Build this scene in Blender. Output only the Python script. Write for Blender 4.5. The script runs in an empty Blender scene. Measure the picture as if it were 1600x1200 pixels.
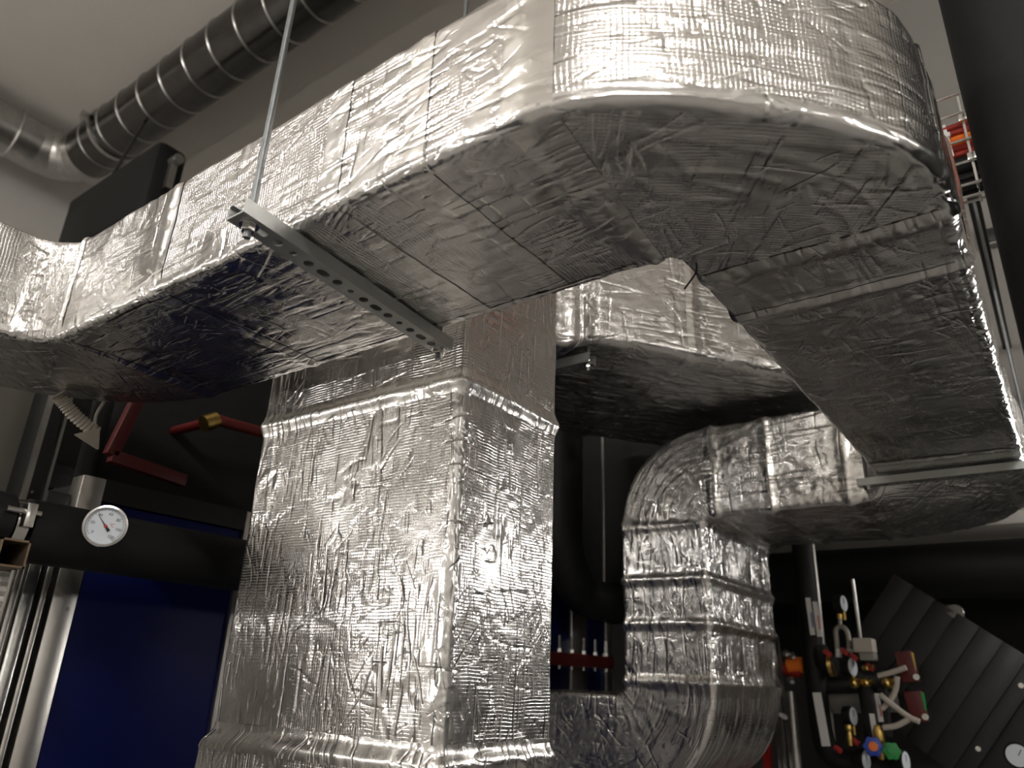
import bpy, bmesh, math, random
import numpy as np
from mathutils import Vector, Matrix
random.seed(7); np.random.seed(7)
PI = math.pi
SC = bpy.context.scene
COL = SC.collection
EYE = 1.5                       # eye height above the floor; coordinates below are relative to the eye

# ------------------------------------------------------------------ camera
FPX = 1155.0
cU = np.array([115., -2890., FPX]); cU /= np.linalg.norm(cU)
cA = np.array([-1700., 394., FPX]); cA -= cU * (cA @ cU); cA /= np.linalg.norm(cA)
cX = -cA; cY = np.cross(cU, cX)
CM = np.stack([cX, cY, cU])     # camera (right, down, forward) -> room axes
cam_d = bpy.data.cameras.new('camera'); cam = bpy.data.objects.new('camera', cam_d); COL.objects.link(cam)
cam_d.sensor_width = 36.0; cam_d.lens = FPX / 1600 * 36.0; cam_d.clip_start = 0.02
rt, dn, fw = CM[:, 0], CM[:, 1], CM[:, 2]
cam.matrix_world = Matrix(((rt[0], -dn[0], -fw[0], 0), (rt[1], -dn[1], -fw[1], 0), (rt[2], -dn[2], -fw[2], EYE), (0, 0, 0, 1)))
cam_d.dof.use_dof = True; cam_d.dof.focus_distance = 1.4; cam_d.dof.aperture_fstop = 3.8
SC.camera = cam
SC.view_settings.view_transform = 'Standard'; SC.view_settings.look = 'None'
SC.view_settings.gamma = 1; SC.view_settings.use_curve_mapping = False
SC.view_settings.exposure = 0.0

def ray(px, py): return CM @ np.array([px - 800., py - 600., FPX])
def at_y(px, py, y): r = ray(px, py); return r * (y / r[1])
def at_x(px, py, x): r = ray(px, py); return r * (x / r[0])
def at_z(px, py, z): r = ray(px, py); return r * (z / r[2])

# ------------------------------------------------------------------ world and lights
wd = bpy.data.worlds.new('world'); SC.world = wd; wd.use_nodes = True
wd.node_tree.nodes['Background'].inputs[0].default_value = (0.9, 0.95, 1, 1)
wd.node_tree.nodes['Background'].inputs[1].default_value = 0.0
LAMPS = [  # tube luminaires: x, y, z of the tube axis, length axis, length, radiant watts
    (1.2, -1.5, 2.2, 'x', 1.8, 190),
    (-4.1, -1.9, 0.46, 'x', 1.8, 70),  # unseen lamp, added for the highlight low on the column
    (2.3, 1.1, 0.95, 'y', 1.5, 18),
    (0.75, 4.0, 0.62, 'x', 0.8, 40),
    (-2.7, -2.3, 2.4, 'x', 1.5, 150),  # unseen lamp, added to brighten the side of the overhead duct
]
LAMP_R = 0.05; LAMP_COL = (1.0, 0.965, 0.92, 1)

# ------------------------------------------------------------------ materials
def new_mat(name):
    m = bpy.data.materials.new(name); m.use_nodes = True
    nt = m.node_tree; b = nt.nodes['Principled BSDF']
    return m, nt, b
def nd(nt, t, **k):
    n = nt.nodes.new(t)
    for a, v in k.items(): setattr(n, a, v)
    return n
def mth(nt, op, a, b=None, c=None, clamp=False):
    n = nt.nodes.new('ShaderNodeMath'); n.operation = op; n.use_clamp = clamp
    for i, v in enumerate((a, b, c)):
        if v is None: continue
        if isinstance(v, (int, float)): n.inputs[i].default_value = v
        else: nt.links.new(v, n.inputs[i])
    return n.outputs[0]
def plain(name, col, rough=0.5, metal=0.0, nscale=30, namp=0.12, bump=0.0, bscale=80, spec=0.5):
    m, nt, b = new_mat(name); L = nt.links.new
    tc = nd(nt, 'ShaderNodeTexCoord'); no = nd(nt, 'ShaderNodeTexNoise')
    no.inputs['Scale'].default_value = nscale; no.inputs['Detail'].default_value = 5
    L(tc.outputs['Object'], no.inputs['Vector'])
    mx = nd(nt, 'ShaderNodeMix', data_type='RGBA')
    mx.inputs[6].default_value = (*[c * (1 - namp) for c in col], 1); mx.inputs[7].default_value = (*[min(1, c * (1 + namp)) for c in col], 1)
    L(no.outputs[0], mx.inputs[0]); L(mx.outputs[2], b.inputs['Base Color'])
    b.inputs['Roughness'].default_value = rough; b.inputs['Metallic'].default_value = metal
    b.inputs['Specular IOR Level'].default_value = spec
    if bump:
        n2 = nd(nt, 'ShaderNodeTexNoise'); n2.inputs['Scale'].default_value = bscale; n2.inputs['Detail'].default_value = 6
        L(tc.outputs['Object'], n2.inputs['Vector'])
        bp = nd(nt, 'ShaderNodeBump'); bp.inputs['Strength'].default_value = 1; bp.inputs['Distance'].default_value = bump
        L(n2.outputs[0], bp.inputs['Height']); L(bp.outputs[0], b.inputs['Normal'])
    return m
def foil(name, rough=0.21, crease=1.0, grid=1.0, col=(0.79, 0.775, 0.755)):
    """Aluminium foil facing over mineral wool: reinforcement net, creases and dents; UV is in metres along / around the duct."""
    m, nt, b = new_mat(name); L = nt.links.new
    uv = nd(nt, 'ShaderNodeUVMap'); uv.uv_map = 'UVMap'
    sep = nd(nt, 'ShaderNodeSeparateXYZ'); L(uv.outputs[0], sep.inputs[0]); u, v = sep.outputs[0], sep.outputs[1]
    def noise(su, sv, detail=3, seed=0.0, rough_=0.55, dist=0.0):
        mp = nd(nt, 'ShaderNodeMapping'); mp.inputs['Scale'].default_value = (su, sv, 1); mp.inputs['Location'].default_value = (seed, seed * 1.7, seed)
        L(uv.outputs[0], mp.inputs[0]); n = nd(nt, 'ShaderNodeTexNoise'); n.inputs['Scale'].default_value = 1
        n.inputs['Detail'].default_value = detail; n.inputs['Roughness'].default_value = rough_; n.inputs['Distortion'].default_value = dist
        L(mp.outputs[0], n.inputs['Vector']); return n.outputs[0]
    def step(x, lo, hi):
        mr = nd(nt, 'ShaderNodeMapRange', interpolation_type='SMOOTHSTEP'); mr.inputs[1].default_value = lo; mr.inputs[2].default_value = hi
        L(x, mr.inputs[0]); return mr.outputs[0]
    def creases(su, sv, width, seed, lo, hi, warp):
        # thin raised lines: cell borders of a stretched, warped Voronoi, kept only in patches
        wn = nd(nt, 'ShaderNodeTexNoise'); wn.inputs['Scale'].default_value = 14; wn.inputs['Detail'].default_value = 2; L(uv.outputs[0], wn.inputs['Vector'])
        vm = nd(nt, 'ShaderNodeVectorMath', operation='MULTIPLY_ADD'); vm.inputs[1].default_value = (warp, warp, 0); L(wn.outputs[1], vm.inputs[0]); L(uv.outputs[0], vm.inputs[2])
        mp = nd(nt, 'ShaderNodeMapping'); mp.inputs['Scale'].default_value = (su, sv, 1); mp.inputs['Location'].default_value = (seed, seed * 2.3, 0); L(vm.outputs[0], mp.inputs[0])
        vo = nd(nt, 'ShaderNodeTexVoronoi', feature='DISTANCE_TO_EDGE', voronoi_dimensions='2D'); vo.inputs['Scale'].default_value = 1; L(mp.outputs[0], vo.inputs['Vector'])
        r = mth(nt, 'SUBTRACT', 1.0, mth(nt, 'DIVIDE', vo.outputs['Distance'], width), clamp=True)
        return mth(nt, 'MULTIPLY', r, step(noise(su * 0.6, sv * 0.35, 2, seed + 5), lo, hi))
    def lines(x, pitch):
        fr = mth(nt, 'PINGPONG', x, pitch / 2)
        return mth(nt, 'SUBTRACT', 1.0, mth(nt, 'DIVIDE', fr, 0.0011), clamp=True)
    hs = []
    wob = mth(nt, 'MULTIPLY', mth(nt, 'SUBTRACT', noise(9, 9, 2, 3.1), 0.5), 0.012)
    gmask = step(noise(5, 5, 2, 8.8), 0.35, 0.62)
    g1 = lines(mth(nt, 'ADD', u, wob), 0.0062); g2 = lines(mth(nt, 'ADD', v, wob), 0.0062)
    hs.append((mth(nt, 'MULTIPLY', mth(nt, 'ADD', g1, mth(nt, 'MULTIPLY', g2, 0.6)), mth(nt, 'ADD', mth(nt, 'MULTIPLY', gmask, 0.85), 0.15)), 0.36 * grid))
    def folds(rot, su, sv, width, seed, lo, hi):
        # straight-ish fold lines: thin contour of a stretched smooth noise, broken up by a mask
        mp0 = nd(nt, 'ShaderNodeMapping'); mp0.inputs['Rotation'].default_value = (0, 0, rot); L(uv.outputs[0], mp0.inputs[0])
        mp = nd(nt, 'ShaderNodeMapping'); mp.inputs['Scale'].default_value = (su, sv, 1); mp.inputs['Location'].default_value = (seed * 3.1, seed * 1.9, seed); L(mp0.outputs[0], mp.inputs[0])
        n = nd(nt, 'ShaderNodeTexNoise'); n.inputs['Scale'].default_value = 1; n.inputs['Detail'].default_value = 1.2; L(mp.outputs[0], n.inputs['Vector'])
        r = mth(nt, 'SUBTRACT', 1.0, mth(nt, 'DIVIDE', mth(nt, 'ABSOLUTE', mth(nt, 'SUBTRACT', n.outputs[0], 0.5)), width), clamp=True)
        return mth(nt, 'MULTIPLY', r, step(noise(9, 9, 2, seed + 40), lo, hi))
    hs.append((folds(0.0, 2.6, 21, 0.055, 1.0, 0.45, 0.52), 1.25 * crease))
    hs.append((folds(0.04, 4.5, 33, 0.05, 4.0, 0.49, 0.56), 0.8 * crease))
    hs.append((folds(0.4, 4, 24, 0.04, 2.0, 0.53, 0.59), 0.8 * crease))
    hs.append((folds(-0.7, 4, 22, 0.04, 3.0, 0.55, 0.61), 0.8 * crease))
    hs.append((folds(1.57, 3, 15, 0.035, 5.0, 0.49, 0.56), 0.8 * crease))
    hs.append((creases(70, 70, 0.22, 11.0, 0.56, 0.66, 0.03), 0.38 * crease))
    hs.append((noise(13, 13, 2, 1.0), 0.9)); hs.append((noise(45, 70, 3, 2.0), 0.35 * crease)); hs.append((noise(60, 260, 2, 4.0), 0.16)); hs.append((noise(420, 420, 2, 6.0), 0.05))
    tot = None
    for h, a in hs:
        x = mth(nt, 'MULTIPLY', h, a); tot = x if tot is None else mth(nt, 'ADD', tot, x)
    bp = nd(nt, 'ShaderNodeBump'); bp.inputs['Strength'].default_value = 1; bp.inputs['Distance'].default_value = 0.001
    L(tot, bp.inputs['Height']); L(bp.outputs[0], b.inputs['Normal'])
    b.inputs['Metallic'].default_value = 1.0
    rr = nd(nt, 'ShaderNodeMapRange'); rr.inputs[3].default_value = rough - 0.07; rr.inputs[4].default_value = rough + 0.10
    L(noise(7, 9, 4, 9.0), rr.inputs[0]); L(rr.outputs[0], b.inputs['Roughness'])
    mx = nd(nt, 'ShaderNodeMix', data_type='RGBA'); mx.inputs[6].default_value = (*[c * 0.88 for c in col], 1); mx.inputs[7].default_value = (*[min(1, c * 1.08) for c in col], 1)
    L(noise(11, 11, 4, 12.0), mx.inputs[0]); L(mx.outputs[2], b.inputs['Base Color'])
    return m
M = {}
M['foil'] = foil('foil_facing')
M['foil_crumpled'] = foil('foil_facing_crumpled', rough=0.24, crease=1.35, grid=1.0)
M['tape'] = foil('foil_tape', rough=0.24, crease=0.75, grid=0.0, col=(0.86, 0.84, 0.81))
M['edge'] = foil('foil_edge_tape', rough=0.2, crease=1.6, grid=0.0, col=(0.88, 0.87, 0.86))
M['plaster'] = plain('painted_plaster', (0.56, 0.54, 0.51), 0.85, 0, 4, 0.05, 0.0012, 120)
M['ceilpaint'] = plain('painted_ceiling', (0.56, 0.53, 0.485), 0.85, 0, 2.5, 0.06, 0.0015, 60)
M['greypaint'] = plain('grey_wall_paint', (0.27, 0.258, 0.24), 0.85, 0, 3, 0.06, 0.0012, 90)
M['concrete'] = plain('concrete_floor', (0.27, 0.26, 0.245), 0.5, 0, 3, 0.2, 0.001, 40)
M['galv'] = plain('galvanised_steel', (0.48, 0.47, 0.45), 0.32, 1.0, 25, 0.25, 0.0003, 90)
M['rodsteel'] = plain('dull_zinc_rod', (0.20, 0.21, 0.215), 0.42, 0.8, 60, 0.2, 0.0004, 300)
M['spiral'] = plain('dull_spiral_steel', (0.11, 0.107, 0.103), 0.24, 1.0, 14, 0.25, 0.0004, 25)
M['bright_steel'] = plain('bright_zinc_steel', (0.68, 0.67, 0.65), 0.22, 1.0, 30, 0.12, 0.0003, 60)
M['strut'] = plain('zinc_channel', (0.42, 0.43, 0.42), 0.42, 0.9, 40, 0.12, 0.0002, 120)
M['alu'] = plain('anodised_aluminium', (0.60, 0.58, 0.55), 0.30, 1.0, 30, 0.1, 0.0002, 200)
M['blue'] = plain('blue_coated_sheet', (0.0013, 0.0045, 0.06), 0.5, 0, 5, 0.1, 0.0002, 60, 0.15)
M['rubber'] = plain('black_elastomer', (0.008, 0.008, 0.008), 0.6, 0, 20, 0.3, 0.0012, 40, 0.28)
M['black'] = plain('black_plastic', (0.005, 0.005, 0.005), 0.55, 0, 20, 0.2, spec=0.25)
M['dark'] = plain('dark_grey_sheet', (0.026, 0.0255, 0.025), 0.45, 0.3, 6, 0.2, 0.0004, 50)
M['grey'] = plain('grey_sheet', (0.26, 0.25, 0.23), 0.5, 0.2, 6, 0.1)
M['red'] = plain('red_paint', (0.33, 0.012, 0.008), 0.4)
M['darkred'] = plain('dark_and_shaded_red', (0.09, 0.006, 0.005), 0.45)  # on the unit's bracket and red pipe the darkness stands in for shade
M['orange'] = plain('orange_cable', (0.75, 0.16, 0.01), 0.4)
M['redcable'] = plain('red_cable', (0.30, 0.02, 0.01), 0.4)
M['white'] = plain('white_plastic', (0.75, 0.74, 0.72), 0.5, 0, 20, 0.05)
M['cream'] = plain('beige_plastic', (0.46, 0.42, 0.37), 0.55, 0, 20, 0.05)
M['brass'] = plain('brass', (0.62, 0.42, 0.13), 0.28, 1.0, 30, 0.15)
M['dial'] = plain('dial_white', (0.72, 0.78, 0.85), 0.5, 0, 10, 0.02)
M['ink'] = plain('black_ink', (0.01, 0.01, 0.012), 0.6)
M['redink'] = plain('red_ink', (0.55, 0.05, 0.03), 0.6)
M['blueink'] = plain('blue_ink', (0.02, 0.06, 0.45), 0.6)
M['green'] = plain('green_plastic', (0.01, 0.26, 0.05), 0.45)
M['bluep'] = plain('blue_plastic', (0.012, 0.05, 0.40), 0.4)
M['hose'] = plain('braided_hose', (0.30, 0.28, 0.25), 0.45, 0.6, 200, 0.3, 0.0006, 400)
M['rust'] = plain('brown_steel', (0.22, 0.16, 0.11), 0.5, 0.7, 15, 0.3)
g, gnt, gb = new_mat('clear_glass'); gb.inputs['Transmission Weight'].default_value = 1; gb.inputs['Roughness'].default_value = 0.02; gb.inputs['IOR'].default_value = 1.05
M['glass'] = g

# ------------------------------------------------------------------ object helpers
WL = {}
def tag(o, label, cat, group=None):
    o['label'] = label; o['category'] = cat
    if group: o['group'] = group
    return o
def thing(name, label, cat, loc, group=None):
    o = bpy.data.objects.new(name, None); COL.objects.link(o); o.empty_display_size = 0.05
    o.location = (loc[0], loc[1], loc[2] + EYE); WL[o] = np.array([loc[0], loc[1], loc[2] + EYE], float)
    return tag(o, label, cat, group)
def mk(name, vf, mat, parent=None, smooth=True, angle=35, bevel=0.0, uv=None):
    v, f = vf
    v = np.asarray(v, float) + np.array([0, 0, EYE])
    if parent is not None: base = WL[parent]
    else: base = np.array([(v[:, 0].min() + v[:, 0].max()) / 2, (v[:, 1].min() + v[:, 1].max()) / 2, v[:, 2].min()])
    me = bpy.data.meshes.new(name)
    me.from_pydata((v - base).tolist(), [], [list(map(int, q)) for q in f])
    if uv is not None:
        ul = me.uv_layers.new(name='UVMap'); li = np.zeros(len(me.loops), np.int32); me.loops.foreach_get('vertex_index', li)
        ul.data.foreach_set('uv', np.asarray(uv, np.float32)[li].ravel())
    else:
        bm = bmesh.new(); bm.from_mesh(me)
        bmesh.ops.recalc_face_normals(bm, faces=bm.faces[:])
        if bevel:
            es = [e for e in bm.edges if len(e.link_faces) == 2 and e.calc_face_angle(0) > 0.6]
            bmesh.ops.bevel(bm, geom=es, offset=bevel, segments=2, affect='EDGES', profile=0.5)
        bm.to_mesh(me); bm.free()
    if smooth:
        me.shade_smooth()
        if uv is None: me.set_sharp_from_angle(angle=math.radians(angle))
    me.materials.append(M[mat]); me.update()
    o = bpy.data.objects.new(name, me); COL.objects.link(o)
    if parent is not None: o.parent = parent
    else: o.location = base
    WL[o] = base
    return o
def struct(name, vf, mat, **k):
    o = mk(name, vf, mat, None, smooth=False, **k); o['kind'] = 'structure'; return o
def join(*parts):
    V = []; F = []; n = 0
    for v, f in parts:
        v = np.asarray(v, float); V.append(v); F += [[i + n for i in q] for q in f]; n += len(v)
    return np.concatenate(V), F
BOXF = [[0, 3, 2, 1], [4, 5, 6, 7], [0, 1, 5, 4], [1, 2, 6, 5], [2, 3, 7, 6], [3, 0, 4, 7]]
def box(x0, x1, y0, y1, z0, z1):
    return np.array([[x0, y0, z0], [x1, y0, z0], [x1, y1, z0], [x0, y1, z0], [x0, y0, z1], [x1, y0, z1], [x1, y1, z1], [x0, y1, z1]]), BOXF
def frame_of(d):
    d = np.asarray(d, float); d = d / np.linalg.norm(d)
    a = np.array([0, 0, 1.]) if abs(d[2]) < 0.9 else np.array([1., 0, 0])
    r = np.cross(d, a); r /= np.linalg.norm(r); return d, r, np.cross(r, d)
def obox(c, ax, ay, az, sx, sy, sz):
    c = np.asarray(c, float); v, f = box(-sx / 2, sx / 2, -sy / 2, sy / 2, -sz / 2, sz / 2)
    return c + v[:, :1] * np.asarray(ax) + v[:, 1:2] * np.asarray(ay) + v[:, 2:] * np.asarray(az), f
def bar(p0, p1, w, h, up=None):
    p0 = np.asarray(p0, float); p1 = np.asarray(p1, float); d, r, u = frame_of(p1 - p0)
    if up is not None:
        u = np.asarray(up, float) - d * (np.asarray(up, float) @ d); u /= np.linalg.norm(u); r = np.cross(d, u)
    return obox((p0 + p1) / 2, d, r, u, np.linalg.norm(p1 - p0), w, h)
def tube(pts, r, n=16, cap=True, closed=False):
    pts = np.asarray(pts, float); k = len(pts); rs = np.full(k, r) if np.isscalar(r) else np.asarray(r, float)
    T = np.gradient(pts, axis=0) if not closed else np.roll(pts, -1, 0) - np.roll(pts, 1, 0)
    if k > 1: T /= np.maximum(1e-9, np.linalg.norm(T, axis=1, keepdims=True))
    _, R, U = frame_of(T[0]); V = []
    for i in range(k):
        R = R - T[i] * (R @ T[i]); R /= np.linalg.norm(R); U = np.cross(R, T[i])
        a = np.arange(n) / n * 2 * PI
        V.append(pts[i] + rs[i] * (np.cos(a)[:, None] * R + np.sin(a)[:, None] * U))
    F = []
    for i in range(k if closed else k - 1):
        j = (i + 1) % k
        for q in range(n): F.append([i * n + q, i * n + (q + 1) % n, j * n + (q + 1) % n, j * n + q])
    V = np.concatenate(V)
    if cap and not closed: F += [list(range(n))[::-1], list(range((k - 1) * n, k * n))]
    return V, F
def cyl(p0, p1, r, n=16): return tube([p0, p1], r, n)
def lathe(c, d, prof, n=32, ring=False):
    d, r, u = frame_of(d); c = np.asarray(c, float); V = []; F = []
    a = np.arange(n) / n * 2 * PI
    for (rad, h) in prof: V.append(c + d * h + max(rad, 1e-5) * (np.cos(a)[:, None] * r + np.sin(a)[:, None] * u))
    K = len(prof)
    for i in range(K if ring else K - 1):
        j = (i + 1) % K
        for q in range(n): F.append([i * n + q, i * n + (q + 1) % n, j * n + (q + 1) % n, j * n + q])
    if not ring: F += [list(range(n))[::-1], list(range((K - 1) * n, K * n))]
    return np.concatenate(V), F
def arc3(c, e1, e2, r, a0, a1, n):
    a = np.linspace(a0, a1, n); return np.asarray(c, float) + r * (np.cos(a)[:, None] * np.asarray(e1, float) + np.sin(a)[:, None] * np.asarray(e2, float))
def prism(poly, d):
    poly = np.asarray(poly, float); k = len(poly); V = np.concatenate([poly, poly + np.asarray(d, float)])
    return V, [list(range(k))[::-1], list(range(k, 2 * k))] + [[i, (i + 1) % k, k + (i + 1) % k, k + i] for i in range(k)]
def hexnut(c, d, r, h): return lathe(c, d, [(r, 0), (r, h)], 6)
def curve(pts, n=12):
    """Catmull-Rom through the points."""
    p = np.asarray(pts, float); p = np.concatenate([[2 * p[0] - p[1]], p, [2 * p[-1] - p[-2]]]); out = []
    for i in range(1, len(p) - 2):
        for t in np.linspace(0, 1, n, endpoint=False):
            out.append(0.5 * (2 * p[i] + (p[i + 1] - p[i - 1]) * t + (2 * p[i - 1] - 5 * p[i] + 4 * p[i + 1] - p[i + 2]) * t ** 2 + (3 * p[i] - p[i - 1] - 3 * p[i + 1] + p[i + 2]) * t ** 3))
    return np.array(out + [p[-2]])

# ---- gradient noise in numpy
_perm = np.random.permutation(256); _perm = np.concatenate([_perm, _perm, _perm])
_g = np.random.normal(size=(256, 3)); _g /= np.linalg.norm(_g, axis=1, keepdims=True)
def pnoise(p):
    i = np.floor(p).astype(int); f = p - i; w = f * f * f * (f * (f * 6 - 15) + 10); i &= 255; out = 0
    for dx in (0, 1):
        for dy in (0, 1):
            for dz in (0, 1):
                h = _perm[_perm[_perm[i[:, 0] + dx] + i[:, 1] + dy] + i[:, 2] + dz]
                gr = (_g[h] * (f - np.array([dx, dy, dz]))).sum(1)
                ww = (w[:, 0] if dx else 1 - w[:, 0]) * (w[:, 1] if dy else 1 - w[:, 1]) * (w[:, 2] if dz else 1 - w[:, 2])
                out = out + ww * gr
    return out
def rrect(w, h, r, step):
    """rounded rectangle, starts mid top, runs round; returns points, normals, arc length"""
    P = []; N = []
    def seg(a, b, n):
        k = max(1, int(round(np.linalg.norm(np.subtract(b, a)) / step)))
        for t in np.arange(k) / k: P.append((a[0] + (b[0] - a[0]) * t, a[1] + (b[1] - a[1]) * t)); N.append(n)
    def cor(cx, cy, a0):
        for t in np.arange(6) / 6:
            a = a0 - t * PI / 2; P.append((cx + r * math.cos(a), cy + r * math.sin(a))); N.append((math.cos(a), math.sin(a)))
    x, y = w / 2, h / 2
    seg((0, y), (x - r, y), (0, 1)); cor(x - r, y - r, PI / 2); seg((x, y - r), (x, -y + r), (1, 0)); cor(x - r, -y + r, 0)
    seg((x - r, -y), (-x + r, -y), (0, -1)); cor(-x + r, -y + r, -PI / 2); seg((-x, -y + r), (-x, y - r), (-1, 0)); cor(-x + r, y - r, PI); seg((-x + r, y), (0, y), (0, 1))
    P = np.array(P); N = np.array(N); t = np.concatenate([[0], np.cumsum(np.linalg.norm(np.diff(P, axis=0), axis=1))])
    return P, N, t
class Duct:
    """rectangular duct swept along a path; path(s) -> centre, right, up, width, height"""
    def __init__(self, path, r=0.02, ridges=(), amp=1.0, step=0.0055, seed=0.0):
        self.path, self.r, self.ridges, self.amp, self.step, self.seed = path, r, ridges, amp, step, seed
    def build(self, name, s0, s1, mat, parent, off=0.0, step=None, calm=1.0, cap=False, corner=None, planar=False):
        step = step or self.step; n = max(3, int((s1 - s0) / step) + 1); S = np.linspace(s0, s1, n)
        c0, _, _, w0, h0 = self.path((s0 + s1) / 2)
        Q, QN, t = rrect(w0, h0, self.r, step)
        if corner:   # keep only a strip folded round one long edge
            sx, sy, wd = corner; sel = (np.abs(Q[:, 0] * sx - w0 / 2) + np.abs(Q[:, 1] * sy - h0 / 2)) < wd + .012
            Q, QN, t = Q[sel], QN[sel], t[sel]
        k = len(Q)
        V = np.zeros((n, k, 3)); NN = np.zeros((n, k, 3))
        for i, s in enumerate(S):
            c, R, U, w, h = self.path(s)
            qx = Q[:, 0] + np.sign(Q[:, 0]) * (w - w0) / 2; qy = Q[:, 1] + np.sign(np.where(abs(Q[:, 1]) < 1e-9, 0, Q[:, 1])) * (h - h0) / 2
            V[i] = c + qx[:, None] * R + qy[:, None] * U; NN[i] = QN[:, :1] * R + QN[:, 1:] * U
        Pf = V.reshape(-1, 3); ss = np.repeat(S, k); tt = np.tile(t, n)
        d = 2.0 * pnoise(Pf * 6 + self.seed) + 1.1 * pnoise(Pf * 17 + 5 + self.seed)
        st = np.stack([ss * 5, tt * 21, np.full_like(ss, self.seed)], 1)
        rg = np.clip(1 - np.abs(pnoise(st)) * 7, 0, 1); mk_ = np.clip(pnoise(Pf * 5 + 31) * 4 + 0.6, 0, 1)
        st2 = np.stack([ss * 17, tt * 9, np.full_like(ss, self.seed + 9)], 1)
        rg2 = np.clip(1 - np.abs(pnoise(st2)) * 8, 0, 1); mk2 = np.clip(pnoise(Pf * 6 + 77) * 4 + 0.2, 0, 1)
        d = d * self.amp + calm * self.amp * (1.7 * rg * mk_ + 1.5 * rg2 * mk2 + 1.0 * pnoise(Pf * 50))
        d *= 0.001
        for (rs, rw, rh) in self.ridges: d = d + rh * np.exp(-((ss - rs) / rw) ** 2) * (1 + 0.35 * pnoise(Pf * 14 + 3))
        if corner: d = d + .0030 * np.abs(pnoise(Pf * 60 + 3)) + .0016 * pnoise(Pf * 28 + 8)
        d = d + off
        Pf = Pf + NN.reshape(-1, 3) * d[:, None]
        F = (np.arange(n - 1)[:, None, None] * k + np.stack([np.arange(k), (np.arange(k) + 1) % k, (np.arange(k) + 1) % k + k, np.arange(k) + k], 1)[None]).reshape(-1, 4)
        if corner: F = F.reshape(n - 1, k, 4)[:, :k - 1].reshape(-1, 4)
        F = F[:, ::-1].tolist()
        if cap: F += [list(range(k)), list(range((n - 1) * k, n * k))[::-1]]
        uv = np.stack([ss + self.seed, tt], 1)
        if planar:   # bends: flat top and bottom take plan coordinates, so the net is not stretched round the turn
            flat = np.abs(NN.reshape(-1, 3)[:, 2]) > .7
            uv = np.where(flat[:, None], Pf[:, :2] @ np.array([[.6, .8], [-.8, .6]]) + self.seed, np.stack([ss * 1.7 + self.seed, tt], 1))
        o = mk(name, (Pf, F), mat, parent, uv=uv)
        return o
    def edge(self, s0, s1, corner, parent): return self.build('edge_tape', s0, s1, 'edge', parent, off=.0008, corner=corner, step=.004)
    def tape(self, s, w, parent, mat='tape'):
        return self.build('seam_tape', s - w / 2, s + w / 2, mat, parent, off=0.0011)
def vec(*a): return np.array(a, float)
UP = vec(0, 0, 1)

# ------------------------------------------------------------------ the room
ZF, ZC = -EYE, 3.7
XL, XR, YB, YW, YR = -5.95, 3.4, -4.2, 3.75, 7.2
struct('floor', box(XL - .2, XR + .2, YB - .2, YR + .2, ZF - .2, ZF), 'concrete')
struct('ceiling', box(XL - .2, XR + .2, YB - .2, YW + .3, ZC, ZC + .2), 'ceilpaint')
struct('wall_left', box(XL - .2, XL, YB - .2, YR + .2, ZF, ZC), 'plaster')
struct('wall_right', box(XR, XR + .2, YB - .2, YR + .2, ZF, ZC), 'plaster')
struct('wall_back', box(XL, XR, YB - .2, YB, ZF, ZC), 'plaster')
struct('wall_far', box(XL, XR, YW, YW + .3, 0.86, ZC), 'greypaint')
struct('ceiling_low', box(XL, XR, YW + .3, YR, 0.86, 1.06), 'plaster')
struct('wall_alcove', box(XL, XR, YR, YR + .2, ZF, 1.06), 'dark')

for i, (x, y, z, ax, L, w) in enumerate(LAMPS):
    nm = ['behind the viewer above the elbow', 'far behind the viewer on the left, added to light the column', 'on the right of the duct run', 'low under the alcove soffit on the right', 'high behind the viewer on the left, added to brighten the duct side'][i]
    t = thing('tube_lamp', 'white tube lamp hung ' + nm, 'lamp', (x, y, z - LAMP_R), 'tube lamps')
    dm, dnt, db = new_mat('lamp_diffuser'); db.inputs['Base Color'].default_value = (.8, .8, .78, 1)
    db.inputs['Emission Color'].default_value = LAMP_COL; db.inputs['Emission Strength'].default_value = w / (2 * PI * LAMP_R * L * PI)
    M['diffuser'] = dm
    ex = vec(1, 0, 0) if ax == 'x' else vec(0, 1, 0); c = vec(x, y, z)
    mk('diffuser', cyl(c - ex * L / 2, c + ex * L / 2, LAMP_R, 14), 'diffuser', t)
    mk('housing', obox(c + vec(0, 0, LAMP_R + .012), ex, np.cross(UP, ex), UP, L + .06, .05, .024), 'white', t, bevel=.004)
    for s_ in (-1, 1):
        mk('end_cap', cyl(c + ex * s_ * L / 2, c + ex * s_ * (L / 2 + .03), LAMP_R + .003, 14), 'white', t)
        p_ = c + ex * s_ * L * .4
        mk('hanger_wire', cyl((p_[0], p_[1], z + LAMP_R + .02), (p_[0], p_[1], ZC if y < YW else .86), .003, 6), 'galv', t)

# ------------------------------------------------------------------ foil ducts
def quarter(c, e0, e1, a): return c + e0 * math.cos(a) + e1 * math.sin(a)
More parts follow.
